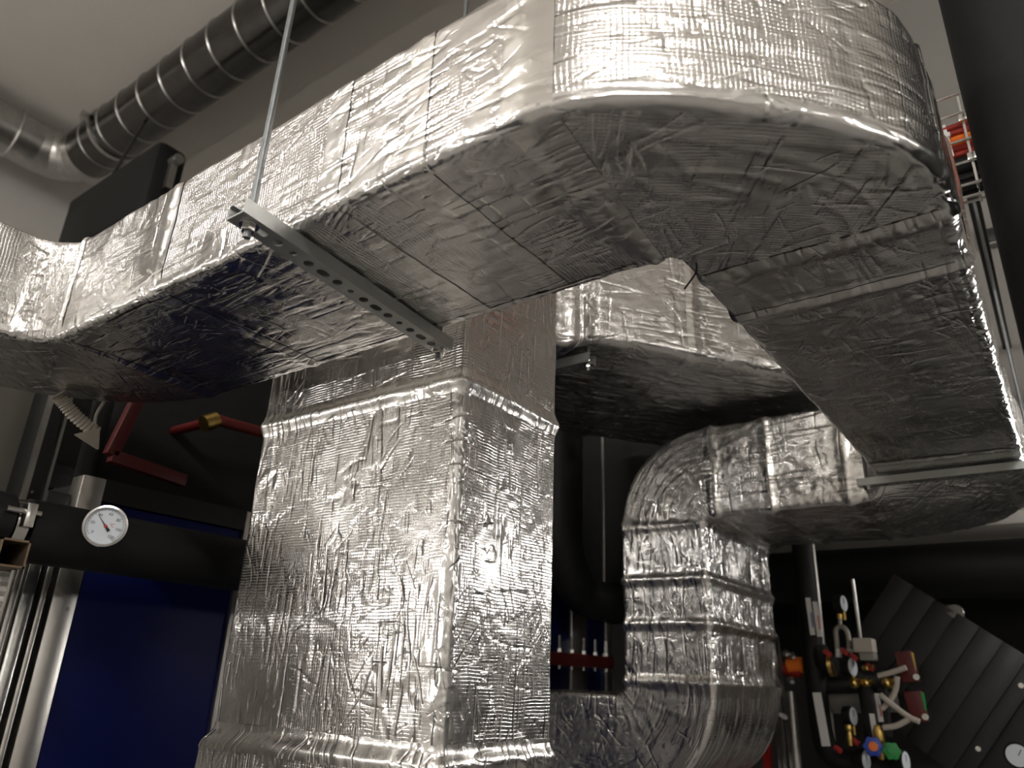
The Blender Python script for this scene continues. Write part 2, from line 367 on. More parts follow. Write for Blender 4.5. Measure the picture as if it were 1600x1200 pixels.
# overhead duct: comes from the left, turns, runs past, big elbow, runs away to the far wall
S1 = 1.675; S2 = S1 + .28 * PI / 2; S3 = S2 + 1.17; S4 = S3 + .2 * PI / 2; S5 = S4 + 1.495
def main_path(s):
    z = .74; w, h = .385, .24
    if s < S1: return vec(-1.86, -1.2 + s, z), vec(1, 0, 0), UP, w, h
    if s < S2:
        a = (s - S1) / .28; d = vec(math.sin(a), math.cos(a), 0)
        return vec(-1.58 - .28 * math.cos(a), .475 + .28 * math.sin(a), z), vec(math.cos(a), -math.sin(a), 0), UP, w, h
    if s < S3: return vec(-1.58 + s - S2, .755, z), vec(0, -1, 0), UP, w, h
    if s < S4:
        a = (s - S3) / .2; sq = .044 * math.sin(2 * a) ** 1.6 if 0 < a < PI / 2 else 0; rc = .2 - sq / 2; return vec(-.41 + rc * math.sin(a), .955 - rc * math.cos(a), z), vec(math.sin(a), -math.cos(a), 0), UP, w - .012 * a / (PI / 2) - sq, h
    y = .955 + s - S4
    return vec(-.205, y, z), vec(1, 0, 0), UP, .373, h
md = Duct(main_path, .012, [(S2 - .02, .02, .004), (2.464, .012, .003), (3.845, .016, .006), (S4 + .09, .02, .003), (4.95, .014, .005), (S3 - .01, .02, .003)], seed=1.3)
t = thing('insulated_duct', 'foil-wrapped rectangular duct overhead with a wide rounded elbow', 'duct', (-.8, .755, .62))
md.build('duct_section', 0.2, S1, 'foil_crumpled', t, step=.012)
md.build('duct_bend', S1, S2, 'foil_crumpled', t, planar=True)
md.build('duct_section', S2, S3, 'foil', t)
md.build('duct_elbow', S3, S4 + .09, 'foil', t, step=.0045, planar=True)
md.build('duct_section', S4 + .09, S5, 'foil', t)
for s, w in ((S2 - .02, .05), (2.464, .05), (2.93, .045), (S3 - .01, .055), (3.10, .04), (S4 + .09, .05), (3.845, .04), (4.95, .05)): md.tape(s, w, t)

for a_, b_ in ((S1, S2), (S2, S3), (S3, S4 + .09), (S4 + .09, S5)): md.edge(a_, b_, (1, -1, .012), t)
md.edge(S2, S3, (-1, -1, .012), t)

# return elbow and S-shaped riser into the blue unit
E0 = .5; E1 = E0 + .9; E2 = E1 + .52; E3 = E2 + .185 * PI / 2; E4 = E3 + .54; E5 = E4 + .2 * PI / 2; E6 = E5 + .62
CXX, CYY = -.44, 2.45
def ease(t): t = min(1, max(0, t)); return t * t * (3 - 2 * t)
def riser_path(s):
    if s < E1:
        k = (s - E0) / .9; a = k * PI / 2; e = ease(k)
        ri = .05; ro = .422 + (.75 - .422) * e; rc = (ri + ro) / 2; zb = .62 - .06 * e; zt = .86 + .03 * e
        return vec(CXX + rc * math.cos(a), CYY + rc * math.sin(a), (zb + zt) / 2), vec(math.cos(a), math.sin(a), 0), UP, ro - ri, zt - zb
    yc, w, h = CYY + .40, .70, .33
    if s < E2: return vec(CXX - (s - E1), yc, .725), vec(0, 1, 0), UP, w, h
    if s < E3:
        a = (s - E2) / .185; return vec(-.96 - .185 * math.sin(a), yc, .54 + .185 * math.cos(a)), vec(0, 1, 0), vec(-math.sin(a), 0, math.cos(a)), w, h
    if s < E4: return vec(-1.145, yc, .54 - (s - E3)), vec(0, 1, 0), vec(-1, 0, 0), w, h
    if s < E5:
        a = (s - E4) / .2; return vec(-1.345 + .2 * math.cos(a), yc, -.2 * math.sin(a)), vec(0, 1, 0), vec(-math.cos(a), 0, math.sin(a)), w, h
    return vec(-1.345 - (s - E5), yc, -.2), vec(0, 1, 0), vec(0, 0, 1), w, h
rd = Duct(riser_path, .015, [(E3 + .0, .014, .008), (E3 + .19, .014, .010), (E3 + .34, .014, .009), (E4 - .01, .016, .010), (E2 - .02, .02, .006), (E1 + .05, .02, .006), (E2 - .22, .012, .005)], amp=1.5, step=.0065, seed=6.1)
t = thing('insulated_duct', 'S-shaped foil-wrapped duct behind, bending down in front of the dark alcove', 'duct', (-1.145, 2.84, -.37))
rd.build('duct_elbow', E0, E1, 'foil_crumpled', t, planar=True)
rd.build('duct_section', E1, E2, 'foil_crumpled', t)
rd.build('duct_elbow', E2, E3, 'foil_crumpled', t)
rd.build('duct_section', E3, E4, 'foil_crumpled', t)
rd.build('duct_elbow', E4, E5, 'foil_crumpled', t)
rd.build('duct_section', E5, E6, 'foil_crumpled', t)
for s, w in ((E1 + .05, .06), (E2 - .22, .05), (E2 - .02, .05), (E3, .05), (E3 + .19, .05), (E3 + .34, .05), (E4 - .01, .055), (E5 + .03, .06)): rd.tape(s, w, t)

rd.edge(E3, E4, (-1, -1, .012), t)

# square column duct
def col_path(s):   # s runs downwards from the top at z = 1.42
    z = 1.42 - s; e = ease((z + .115) / -.04)
    return vec(-1.195 - .012 * e, 1.2, z), vec(1, 0, 0), vec(0, 1, 0), .63 + .035 * e, .34 + .02 * e
cd = Duct(col_path, .011, [(1.42 - .548, .016, .010), (1.42 + .135, .014, .006)], amp=.9, step=.0055, seed=11.7)
t = thing('insulated_duct', 'upright square foil-wrapped duct column standing in the middle', 'duct', (-1.195, 1.2, ZF))
cd.build('duct_section', 0, 1.42 - .548, 'foil', t, cap=True)
cd.build('duct_section', 1.42 - .548, 1.42 + .13, 'foil', t)
cd.build('duct_collar', 1.42 + .13, 1.42 + .45, 'foil', t)
cd.build('duct_section', 1.42 + .45, 1.42 + EYE, 'foil', t, step=.015)
for s, w in ((1.42 - .548, .05), (1.42 + .13, .05)): cd.tape(s, w, t)

cd.edge(1.42 - .548, 1.42 + .45, (1, -1, .008), t)

# duct behind, leaving the column towards the far wall
BA = math.radians(36); BR = .55; B1 = .34; B2 = B1 + BR * BA; B3 = B2 + 1.55
def back_path(s):
    z, h = 1.15, .4
    if s < B1: return vec(-1.44, 1.36 + s, z), vec(1, 0, 0), UP, .68, h
    a = min((s - B1) / BR, BA); w = .68 + .2 * ease((s - B1) / (BR * BA))
    p = vec(-1.44 + BR * (1 - math.cos(a)), 1.36 + B1 + BR * math.sin(a), z); r = vec(math.cos(a), -math.sin(a), 0)
    d = vec(math.sin(a), math.cos(a), 0)
    if s > B2: p = p + d * (s - B2)
    return p, r, UP, w, h
bd = Duct(back_path, .03, [(B1 + .16, .015, .008), (B2 + .32, .015, .003)], amp=1.6, step=.008, seed=17.0)
t = thing('insulated_duct', 'foil-wrapped duct high behind the column, slanting off to the right', 'duct', (-1.3, 2.2, .95))
bd.build('duct_section', 0, B1 + .16, 'foil_crumpled', t)
bd.build('duct_section', B1 + .16, B3, 'foil_crumpled', t)
for s, w in ((B1 + .16, .05), (B2 + .32, .05)): bd.tape(s, w, t)

# ------------------------------------------------------------------ trapeze hangers
def channel(cx, y0, y1, zt, w, h, parent, axis='y', skew=0.0):
    """slotted U channel, open side up; web with alternating slots and round holes"""
    n = 24; pitch = .0325; L = y1 - y0; k = int((L - .05) / pitch); m0 = (L - k * pitch) / 2; th = .0025; V = []; F = []
    def add(v, f):
        b = sum(len(q) for q in V); V.append(np.asarray(v, float)); F.extend([[i + b for i in q] for q in f])
    zb = zt - h
    add(*box(-w / 2, w / 2, 0, m0, zb, zb + th)); add(*box(-w / 2, w / 2, L - m0, L, zb, zb + th))
    for i in range(k):
        yc = m0 + (i + .5) * pitch; a, b = [(.0075, .0125), (.0085, .0085), (.006, .006), (.0085, .0085)][i % 4]
        hole = []; rim = []
        for q in range(n):
            th_ = (q + .5) / n * 2 * PI; c, s = math.cos(th_), math.sin(th_)
            if b > a: hole.append((a * c, a * s + math.copysign(b - a, s)))
            else: hole.append((a * c, a * s))
            m = min((w / 2) / max(1e-6, abs(c)), (pitch / 2) / max(1e-6, abs(s))); rim.append((m * c, m * s))
        for q0 in range(4):  # snap to cell corners
            sx, sy = [(1, 1), (-1, 1), (-1, -1), (1, -1)][q0]
            j = min(range(n), key=lambda q: (rim[q][0] - sx * w / 2) ** 2 + (rim[q][1] - sy * pitch / 2) ** 2); rim[j] = (sx * w / 2, sy * pitch / 2)
        v = [(x, y + yc, zb) for x, y in rim] + [(x, y + yc, zb) for x, y in hole] + [(x, y + yc, zb + th) for x, y in hole] + [(x, y + yc, zb + th) for x, y in rim]
        f = []
        for l in range(3):
            for q in range(n): f.append([l * n + q, l * n + (q + 1) % n, (l + 1) * n + (q + 1) % n, (l + 1) * n + q])
        add(v, f)
    V = np.concatenate(V)
    sides = join(box(-w / 2 - th, -w / 2, 0, L, zb, zt), box(w / 2, w / 2 + th, 0, L, zb, zt), box(-w / 2, -w / 2 + .007, 0, L, zt - th, zt), box(w / 2 - .007, w / 2, 0, L, zt - th, zt))
    def tr(v): return (np.stack([cx + v[:, 0] + skew * v[:, 1], y0 + v[:, 1], v[:, 2]], 1) if axis == 'y' else np.stack([y0 + v[:, 1], cx + v[:, 0], v[:, 2]], 1))
    mk('web_plate', (tr(V), F), 'strut', parent, smooth=False)
    mk('channel_sides', (tr(sides[0]), sides[1]), 'strut', parent, smooth=False)
    return zb
def hang(x, y, zb, ztop, parent, r=.0052):
    mk('threaded_rod', cyl((x, y, zb - .022), (x, y, ztop), r, 12), 'rodsteel', parent)
    mk('washer', lathe((x, y, zb - .0025), UP, [(.0145, 0), (.0145, .0025)], 24), 'bright_steel', parent)
    mk('nut', hexnut((x, y, zb - .0115), UP, .0105, .009), 'bright_steel', parent, smooth=False, bevel=.0008)
    mk('lock_nut', hexnut((x, y, zb + .003), UP, .0105, .009), 'bright_steel', parent, smooth=False)
t = thing('duct_hanger', 'slotted steel channel hung on threaded rods under the overhead duct', 'hanger', (-.9, .74, .58))
zb = channel(-.846, .474, .988, .615, .035, .024, t, 'y', -.1)
hang(-.8485, .499, zb, ZC, t); hang(-.895, .966, zb, ZC, t)
t = thing('duct_hanger', 'slotted steel channel under the far end of the overhead duct', 'hanger', (-.2, 2.43, .58))
zb = channel(2.43, -.45, .03, .612, .036, .022, t, 'x')
hang(.005, 2.43, zb, 1.47, t); hang(-.425, 2.43, zb, ZC, t)
mk('wall_arm', box(-.012, .022, 2.41, YW, 1.47, 1.49), 'dark', t, bevel=.002)
t = thing('duct_hanger', 'short slotted channel under the high duct behind the column', 'hanger', (-1.4, 1.9, .92))
zb = channel(1.80, -1.87, -1.03, .93, .04, .03, t, 'x')
hang(-1.045, 1.80, zb, ZC, t, .007); hang(-1.85, 1.80, zb, 1.42, t, .007)

# ------------------------------------------------------------------ spiral duct under the ceiling
k = 3.46 / 1.3
sy, sz, sr = .638 * k, 3.46, .180
sxE = -2.04 * k
t = thing('spiral_duct', 'dark round spiral steel duct running under the ceiling with a bright elbow', 'duct', (-3, sy, sz - sr))
mk('pipe', cyl((-.6, sy, sz), (sxE + .25, sy, sz), sr, 48), 'spiral', t)
for i in range(18):
    x = -.9 - i * .255
    if x < sxE + .3: break
    mk('rib', lathe((x, sy, sz), (1, .09, 0), [(sr - .004, -.009), (sr + .006, -.006), (sr + .009, 0), (sr + .006, .006), (sr - .004, .009)], 48), 'galv', t)
eb = arc3((sxE + .24, sy - .24, sz), (0, 1, 0), (-1, 0, 0), .24, 0, PI / 2, 5)
for i in range(4):
    a, b_ = eb[i], eb[i + 1]; d = (b_ - a) / np.linalg.norm(b_ - a)
    mk('elbow_gore', tube([a - d * .012, a, b_, b_ + d * .012], [sr + .001 * i, sr + .003, sr + .003, sr + .001 * i], 40), 'galv', t)
mk('pipe', cyl((sxE, sy - .23, sz), (sxE, YB + .1, sz), sr, 40), 'galv', t)
for yy in (sy - .42, sy - .62, sy - .82): mk('rib', lathe((sxE, yy, sz), (0, 1, 0), [(sr, -.01), (sr + .009, 0), (sr, .01)], 40), 'bright_steel', t)
xc = sxE + .62
mk('pipe_clamp', lathe((xc, sy, sz), (1, 0, 0), [(sr, -.016), (sr + .012, -.016), (sr + .012, .016), (sr, .016)], 40, True), 'galv', t)
mk('clamp_lug', box(xc - .016, xc + .016, sy - sr - .06, sy - sr, sz - .02, sz + .03), 'galv', t)
mk('clamp_bolt', cyl((xc - .05, sy - sr - .045, sz), (xc + .05, sy - sr - .045, sz), .01, 8), 'bright_steel', t)
mk('threaded_rod', cyl((xc, sy, sz + sr), (xc, sy, ZC - .03), .008, 8), 'galv', t)
# black insulated box and branch below the spiral duct
bx = thing('insulated_box', 'black insulated duct box hanging below the spiral pipe', 'duct', (-4.3, 1.5, 1.75))
mk('box_body', box(-4.4, -3.4, 1.41, 1.58, 2.15, 2.58), 'black', bx, bevel=.04)
mk('threaded_rod', cyl((-4.3, 1.52, 2.57), (-4.3, 1.66, sz - sr + .01), .01, 8), 'dark', bx)
mk('bracket', bar((-3.385, 1.50, 2.3), (-3.385, 1.50, 2.45), .035, .03), 'galv', bx)
mk('bolt', cyl((-3.41, 1.50, 2.47), (-3.33, 1.50, 2.47), .028, 8), 'galv', bx)

# ------------------------------------------------------------------ blue air handling unit
AX = -2.0; AZ = .45
t = thing('air_handling_unit', 'blue-panelled air handling unit with aluminium frame behind the column', 'machine', (-2.6, 2.2, ZF))
mk('body', box(-3.1, AX - .03, .86, 3.66, ZF, AZ - .02), 'dark', t)
posts = [.885, 1.365, 2.32, 3.34, 3.64]
for i, y in enumerate(posts):
    w = (.06, .03, .06, .15, .06)[i]
    p = mk('frame_post', box(AX - .05, AX + .012, y - w / 2, y + w / 2, ZF, AZ), 'alu', t, bevel=.004)
    if i in (0, 1): 
        for zz in (.12, -.25): mk('rivet', lathe((AX + .012, y + .012, zz), (1, 0, 0), [(.005, 0), (.004, .003)], 10), 'galv', p)
for i in range(4):
    y0, y1 = posts[i] + (.03, .015, .03, .075)[i], posts[i + 1] - (.015, .03, .075, .03)[i]
    mk('panel', box(AX - .04, AX, y0, y1, -.62, AZ - .06), 'blue', t, bevel=.004)
    mk('panel', box(AX - .04, AX, y0, y1, ZF + .1, -.64), 'blue', t, bevel=.004)
    mk('frame_rail', box(AX - .05, AX + .01, y0, y1, AZ - .058, AZ), 'black', t)  # black stands in for the shade along the unit's top
t = thing('frame_profiles', 'bright aluminium frame profiles and slotted strip beside the blue unit', 'frame', (-2.0, .75, ZF))
mk('groove_strip', box(AX - .05, AX - .03, .80, .853, ZF, .40), 'dark', t)
mk('profile', box(AX - .03, AX + .01, .828, .842, ZF, .30), 'alu', t, bevel=.003)
mk('profile', box(AX - .03, AX + .012, .785, .815, ZF, .33), 'bright_steel', t, bevel=.004)
mk('profile', box(AX - .03, AX + .008, .765, .779, ZF, .33), 'alu', t, bevel=.003)
st = mk('slotted_strip', box(AX - .03, AX - .005, .735, .757, ZF, .33), 'galv', t)
for i in range(46):
    z = .30 - i * .022
    mk('tooth', box(AX - .006, AX + .003, .7375, .7545, z, z + .011), 'bright_steel', st, smooth=False)
t = thing('ribbed_cladding', 'grey ribbed sheet panel at the lower left edge', 'panel', (-2.05, .6, ZF))
mk('sheet', box(AX - .07, AX - .05, .2, .73, ZF, .17), 'grey', t)
for i in range(9): mk('rib', box(AX - .05, AX - .03, .26 + i * .05, .285 + i * .05, ZF, .17), 'grey', t, bevel=.004)
t = thing('cabinet', 'dark metal cabinet strip above the blue unit, left of the conduit', 'cabinet', (-2.3, .78, .34))
mk('door', box(-2.45, -2.2, .80, .92, .34, .86), 'dark', t, bevel=.004)
mk('edge_profile', box(-2.2, -2.185, .80, .812, .36, .84), 'galv', t)
mk('edge_profile', box(-2.2, -2.185, .85, .858, .36, .84), 'galv', t)
mk('body', box(-2.6, -2.3, .5, .80, .34, .86), 'grey', t)
for yy, zz in ((.826, .42), (.88, .44), (.905, .40)): mk('screw', lathe((-2.2, yy, zz), (1, 0, 0), [(.005, 0), (.004, .003)], 10), 'bright_steel', t)
# black block put on top of the unit for the deep shade there
t = thing('shade_block', 'black block added on top of the blue unit for the deep shade', 'duct', (-2.7, 2.2, AZ))
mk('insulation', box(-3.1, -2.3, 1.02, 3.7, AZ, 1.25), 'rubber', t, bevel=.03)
mk('shade_block_band', box(-3.11, -2.29, 2.2, 2.26, AZ, 1.26), 'black', t)
tag(mk('shade_block', box(-2.29, -1.28, 3.45, YW - .005, .46, 1.75), 'rubber', bevel=.03), 'black block added against the far wall to darken the gap behind the bend', 'duct')  # dark box added as shade between column and riser

# gauge pipe
t = thing('insulated_pipe', 'thick black insulated pipe crossing in front of the blue panel', 'pipe', (-1.76, 1.2, .19))
mk('insulation', cyl((-1.76, .66, .255), (-1.76, 2.6, .255), .066, 32), 'rubber', t)
mk('insulation', tube(np.concatenate([[[-1.76, .625, .265]], arc3((-1.76, .575, .165), (0, 0, 1), (0, -1, 0), .1, 0, PI / 2, 10), [[-1.76, .475, ZF + .01]]]), .060, 32), 'rubber', t)
mk('bare_pipe', cyl((-1.76, .60, .26), (-1.76, .68, .26), .03, 20), 'rust', t)
t = thing('pipe_clamp', 'bright steel pipe clamp at the left end of the black pipe', 'clamp', (-1.76, .642, .2))
mk('ring', lathe((-1.76, .642, .26), (0, 1, 0), [(.031, -.012), (.056, -.012), (.056, .012), (.031, .012)], 32, True), 'bright_steel', t)
mk('lug', box(-1.715, -1.68, .632, .652, .25, .30), 'bright_steel', t, bevel=.003)
mk('bolt', cyl((-1.695, .60, .283), (-1.695, .665, .283), .006, 10), 'bright_steel', t)
# square tube
c = at_x(21, 864, -1.6); a = .026
t = thing('steel_tube', 'open square steel tube end below the pipe clamp', 'bracket', (-1.75, c[1], c[2] - a))
for nm, bb in (('tube_wall', (-a, a, a - .004, a)), ('tube_wall', (-a, a, -a, -a + .004)), ('tube_wall', (-a, -a + .004, -a, a)), ('tube_wall', (a - .004, a, -a, a))):
    mk(nm, box(-1.98, -1.6, c[1] + bb[0], c[1] + bb[1], c[2] + bb[2], c[2] + bb[3]), 'rust', t)
mk('tube_end_plate', box(-1.985, -1.975, c[1] - a, c[1] + a, c[2] - a, c[2] + a), 'black', t)

# dial thermometer
gc = at_x(165, 822, -1.62); gn = vec(.86, -.50, -.10); gn /= np.linalg.norm(gn)
gr = np.cross(UP, gn); gr /= np.linalg.norm(gr); gu = np.cross(gn, gr)
ang = math.radians(-12); gr, gu = gr * math.cos(ang) + gu * math.sin(ang), gu * math.cos(ang) - gr * math.sin(ang)
R = .043
t = thing('dial_thermometer', 'round white dial thermometer with steel bezel on the black pipe', 'gauge', gc - UP * R)
mk('case', lathe(gc - gn * .022, gn, [(R * .93, 0), (R * .97, .004), (R * .97, .02)], 48), 'galv', t)
mk('bezel', lathe(gc, gn, [(R * .86, -.002), (R * 1.02, -.002), (R * 1.04, .002), (R * 1.0, .007), (R * .9, .008), (R * .86, .004)], 48, True), 'bright_steel', t)
f_ = mk('dial_face', lathe(gc, gn, [(R * .88, -.001), (R * .88, .001)], 48), 'dial', t)
mk('stem', cyl(gc - gn * .02, gc - gn * .09, .008, 12), 'brass', t)
def text_mesh(s, size, c, r, u, n, mat, parent, name='numeral'):
    cu = bpy.data.curves.new('numeral', 'FONT'); cu.body = s; cu.size = size; cu.align_x = 'CENTER'; cu.align_y = 'CENTER'; cu.resolution_u = 3
    to = bpy.data.objects.new('tmp', cu); COL.objects.link(to); bpy.context.view_layer.update()
    me = bpy.data.meshes.new_from_object(to); bpy.data.objects.remove(to); bpy.data.curves.remove(cu)
    v = np.array([x.co[:] for x in me.vertices]).reshape(-1, 3); f = [list(p.vertices) for p in me.polygons]
    return mk(name, (c + v[:, :1] * r + v[:, 1:2] * u + n * .0003, f), mat, parent, smooth=False)
dc = gc + gn * .0012
for i, s in enumerate(['0', '20', '40', '60', '80', '100', '120']):
    a = math.radians(225 - i * 45); p = dc + (gr * math.cos(a) + gu * math.sin(a)) * R * .60
    text_mesh(s, .0085, p, gr, gu, gn, 'ink', f_)
text_mesh('°C', .010, dc + gr * .010 + gu * .005, gr, gu, gn, 'redink', f_, 'unit_mark')
V_ = []
for i in range(25):
    a = math.radians(225 - i * 11.25); e = gr * math.cos(a) + gu * math.sin(a); l = .10 if i % 4 == 0 else .06
    V_.append(bar(dc + e * R * (.80 - l) + gn * .0003, dc + e * R * .80 + gn * .0003, .0006, .0004, gn))
mk('scale_ticks', join(*V_), 'ink', f_, smooth=False)
V_ = [bar(dc + (gr * math.cos(math.radians(225 - a0)) + gu * math.sin(math.radians(225 - a0))) * R * .80 + gn * .0003, dc + (gr * math.cos(math.radians(225 - a0 - 9)) + gu * math.sin(math.radians(225 - a0 - 9))) * R * .80 + gn * .0003, .0005, .0004, gn) for a0 in range(0, 270, 9)]
mk('scale_arc', join(*V_), 'ink', f_, smooth=False)
a = math.radians(141); e = gr * math.cos(a) + gu * math.sin(a)
nd_ = np.cross(gn, e)
mk('needle', prism([dc + e * R * .72 + gn * .002, dc + nd_ * .0014 + gn * .002, dc - e * R * .30 + nd_ * .0035 + gn * .002, dc - e * R * .30 - nd_ * .0035 + gn * .002, dc - nd_ * .0014 + gn * .002], gn * .0008), 'ink', t, smooth=False)
mk('hub', lathe(dc, gn, [(.0035, 0), (.003, .0035)], 16), 'redink', t)

# corrugated conduit and triangular plate
pts = curve([at_x(90, 616, -1.9), at_x(97, 626, -1.9), at_x(118, 650, -1.9), at_x(150, 676, -1.9)], 26)
rr_ = [.0155 + .002 * math.sin(i * 1.57) for i in range(len(pts))]
tag(mk('corrugated_conduit', tube(pts, rr_, 16), 'cream'), 'grey corrugated conduit hanging below the left duct bend', 'conduit')
tri = [at_x(118, 678, -1.88), at_x(157, 668, -1.88), at_x(155, 702, -1.88)]
tag(mk('triangular_plate', prism(tri, (-.012, 0, 0)), 'cream', bevel=.002), 'beige triangular plate at the end of the corrugated conduit', 'plate')
tag(mk('thin_cable', tube(curve([at_x(148, 672, -1.92), at_x(150, 650, -1.93), at_x(160, 632, -1.95), at_x(168, 622, -1.96)], 8), .004, 8), 'cream'), 'thin pale cable curving up from the triangular plate', 'cable')
# red bracket and red pipe, their red darkened for the shade there
t = thing('red_bracket', 'red angled bracket on top of the blue unit, darkened for shade', 'bracket', at_x(170, 715, -2.08))
P = [at_x(215, 625, -2.08), at_x(172, 712, -2.08), at_x(288, 752, -2.08)]
mk('upright', bar(P[0], P[1], .035, .03, (1, 0, 0)), 'darkred', t, bevel=.003)
mk('foot', bar(P[1], P[2], .035, .03, (1, 0, 0)), 'darkred', t, bevel=.003)
t = thing('red_pipe', 'red pipe with brass coupling disappearing behind the column', 'pipe', at_x(325, 660, -2.1))
mk('pipe', cyl(at_x(335, 655, -2.1), at_x(460, 690, -2.1), .018, 16), 'darkred', t)
mk('pipe', cyl(at_x(326, 659, -2.1), at_x(326, 659, -2.1) + vec(-.22, 0, 0), .016, 16), 'darkred', t)
mk('coupling', cyl(at_x(318, 662, -2.1), at_x(338, 656, -2.1), .026, 16), 'brass', t)

# ------------------------------------------------------------------ right hand side: black pipe, cable basket
lp = ray(1466, 0); lp = lp[:2] / np.linalg.norm(lp[:2]); nrm = vec(lp[1], -lp[0], 0)
RB = .115; pc = vec(lp[0], lp[1], 0) * 1.12 + nrm * RB
tag(mk('insulated_pipe', cyl((pc[0], pc[1], .35), (pc[0], pc[1], ZC), RB, 48), 'rubber'), 'large black insulated riser pipe close at the right edge', 'pipe')
yb = 2.0
t = thing('cable_basket', 'wire mesh cable basket running past the right end of the elbow', 'cable tray', (.2, yb, 1.26))
for z in (1.56, 1.495, 1.405, 1.335, 1.265): mk('long_wire', cyl((-.5, yb, z), (1.6, yb, z), .0042, 8), 'bright_steel', t)
for x in (-.45, -.33, -.21, -.09, .022, .14, .26, .38): mk('cross_wire', tube([(x, yb + .005, 1.565), (x, yb + .005, 1.262), (x, yb + .11, 1.27), (x, yb + .11, 1.56)], .0042, 8), 'bright_steel', t)
for y, z in ((yb + .05, 1.26), (yb + .105, 1.275), (yb + .105, 1.54)): mk('long_wire', cyl((-.5, y, z), (1.6, y, z), .0042, 8), 'bright_steel', t)
for z in (1.475, 1.345): mk('wire_clip', box(.012, .036, yb - .008, yb + .012, z - .012, z + .012), 'bright_steel', t, bevel=.003)
for i in range(11):
    zz = 1.385 + (i % 6) * .0174; yy = yb + .03 + (i // 6) * .02
    orange = i in (2, 3)
    tag(mk('cable', tube([(-.5, yy, zz + .002 * math.sin(i)), (0, yy - .004 * (i % 3), zz), (.8, yy, zz + .003 * math.cos(i)), (1.6, yy, zz)], .0085, 10), 'orange' if orange else 'redcable'),
        'orange cable in the wire basket bundle' if orange else 'red cable in the wire basket bundle', 'cable', 'orange cables in the basket' if orange else 'red cables in the basket')
for i in range(8):
    zz = 1.282 + (i % 4) * .0265; yy = yb + .035 + (i // 4) * .03
    tag(mk('cable', tube([(-.5, yy, zz), (.3, yy + .003 * math.sin(i * 2), zz + .002), (1.6, yy, zz)], .013, 10), 'black'), 'thick black cable low in the wire basket', 'cable', 'black cables in the basket')
tag(mk('cable_tie', join(bar((-.02, yb + .016, 1.375), (-.025, yb + .016, 1.485), .009, .002, (0, 1, 0)), box(-.03, -.014, yb + .01, yb + .018, 1.44, 1.453)), 'white'), 'white cable tie around the red cables', 'cable tie')
t = thing('wall_socket', 'grey socket box on the far wall beside the black pipe', 'socket', at_y(1546, 372, YW))
c = at_y(1546, 372, YW)
mk('box_body', box(c[0] - .05, c[0] + .05, YW - .05, YW, c[2] - .06, c[2] + .06), 'grey', t, bevel=.006)
mk('lid', box(c[0] - .04, c[0] + .04, YW - .062, YW - .05, c[2] - .05, c[2] + .02), 'dark', t, bevel=.004)
tag(mk('tie_tail', tube(curve([(-.375, .99, .622), (-.377, .985, .605), (-.392, .975, .578)], 5), .0016, 6), 'black'), 'thin black tie tail poking out at the inner corner of the elbow', 'cable tie')
# foil pipe at the far right behind the run
fp = thing('foil_pipe', 'foil-wrapped round pipe at the right edge behind the duct run', 'pipe', (.16, 3.2, .7))
def fpath(s): return vec(.25 - .0 * s, 2.75 + s, 1.12), vec(1, 0, 0), UP, .30, .30
Duct(fpath, .12, [(.3, .02, .006)], amp=1.5, step=.01, seed=23).build('foil_wrap', 0, .98, 'foil_crumpled', fp, cap=True)

# ------------------------------------------------------------------ alcove: soffit beams, pipes, manifold
for i, (y0, z0) in enumerate(((4.35, .80), (5.1, .74), (5.9, .72))): struct('trim_%d' % (i + 1), box(-1.2, XR, y0, y0 + .14, z0, .86), 'plaster')
tag(mk('insulated_pipe', cyl((-2.2, 4.2, .57), (2.4, 4.2, .57), .13, 32), 'rubber'), 'wide black insulated pipe crossing under the alcove soffit', 'pipe')
tag(mk('insulated_pipe', cyl((-1.9, 5.0, .36), (2.4, 5.0, .36), .16, 32), 'rubber'), 'black insulated pipe lower and deeper in the alcove', 'pipe')
t = thing('cable_rail', 'slotted rail hung deep in the alcove at the right edge', 'rail', (.3, 5.4, .45))
mk('rail', box(-.2, 1.2, 5.4, 5.44, .48, .53), 'galv', t); mk('threaded_rod', cyl((-.12, 5.42, .44), (-.12, 5.42, .86), .008, 8), 'galv', t)
YM = 3.5
def m(px, py, dy=0.0): return at_y(px, py, YM + dy)
def label_strip(px0, py0, px1, py1, w, dy, lab, mark=None):
    a, b_ = m(px0, py0, dy), m(px1, py1, dy)
    o = tag(mk('pipe_label', bar(a, b_, w, .003, (0, -1, 0)), 'white', smooth=False), lab, 'label')
    if mark:
        q = mk('print_mark', bar(a * .6 + b_ * .4 + vec(w * .3, -.0022, 0), a * .2 + b_ * .8 + vec(w * .3, -.0022, 0), w * .25, .001, (0, -1, 0)), mark, o, smooth=False)
p = curve([m(1252, 840), m(1258, 900), m(1272, 1040), m(1283, 1140), m(1300, 1180), m(1345, 1196), m(1400, 1200)], 10)
tag(mk('insulated_pipe', tube(p, .045, 20), 'rubber'), 'upright black pipe with white stickers left of the valves', 'pipe')
tag(mk('steel_pipe', cyl(m(1268, 850, .1), m(1303, 1170, .1), .013, 12), 'galv'), 'thin bare steel pipe just behind the stickered black pipe', 'pipe')
label_strip(1262, 934, 1270, 992, .020, -.055, 'white sticker with blue print, high on the black pipe', 'blueink')
label_strip(1273, 940, 1281, 995, .020, -.055, 'white sticker with red print, high on the black pipe', 'redink')
label_strip(1276, 1082, 1291, 1166, .034, -.055, 'long crinkled white sticker low on the black pipe')
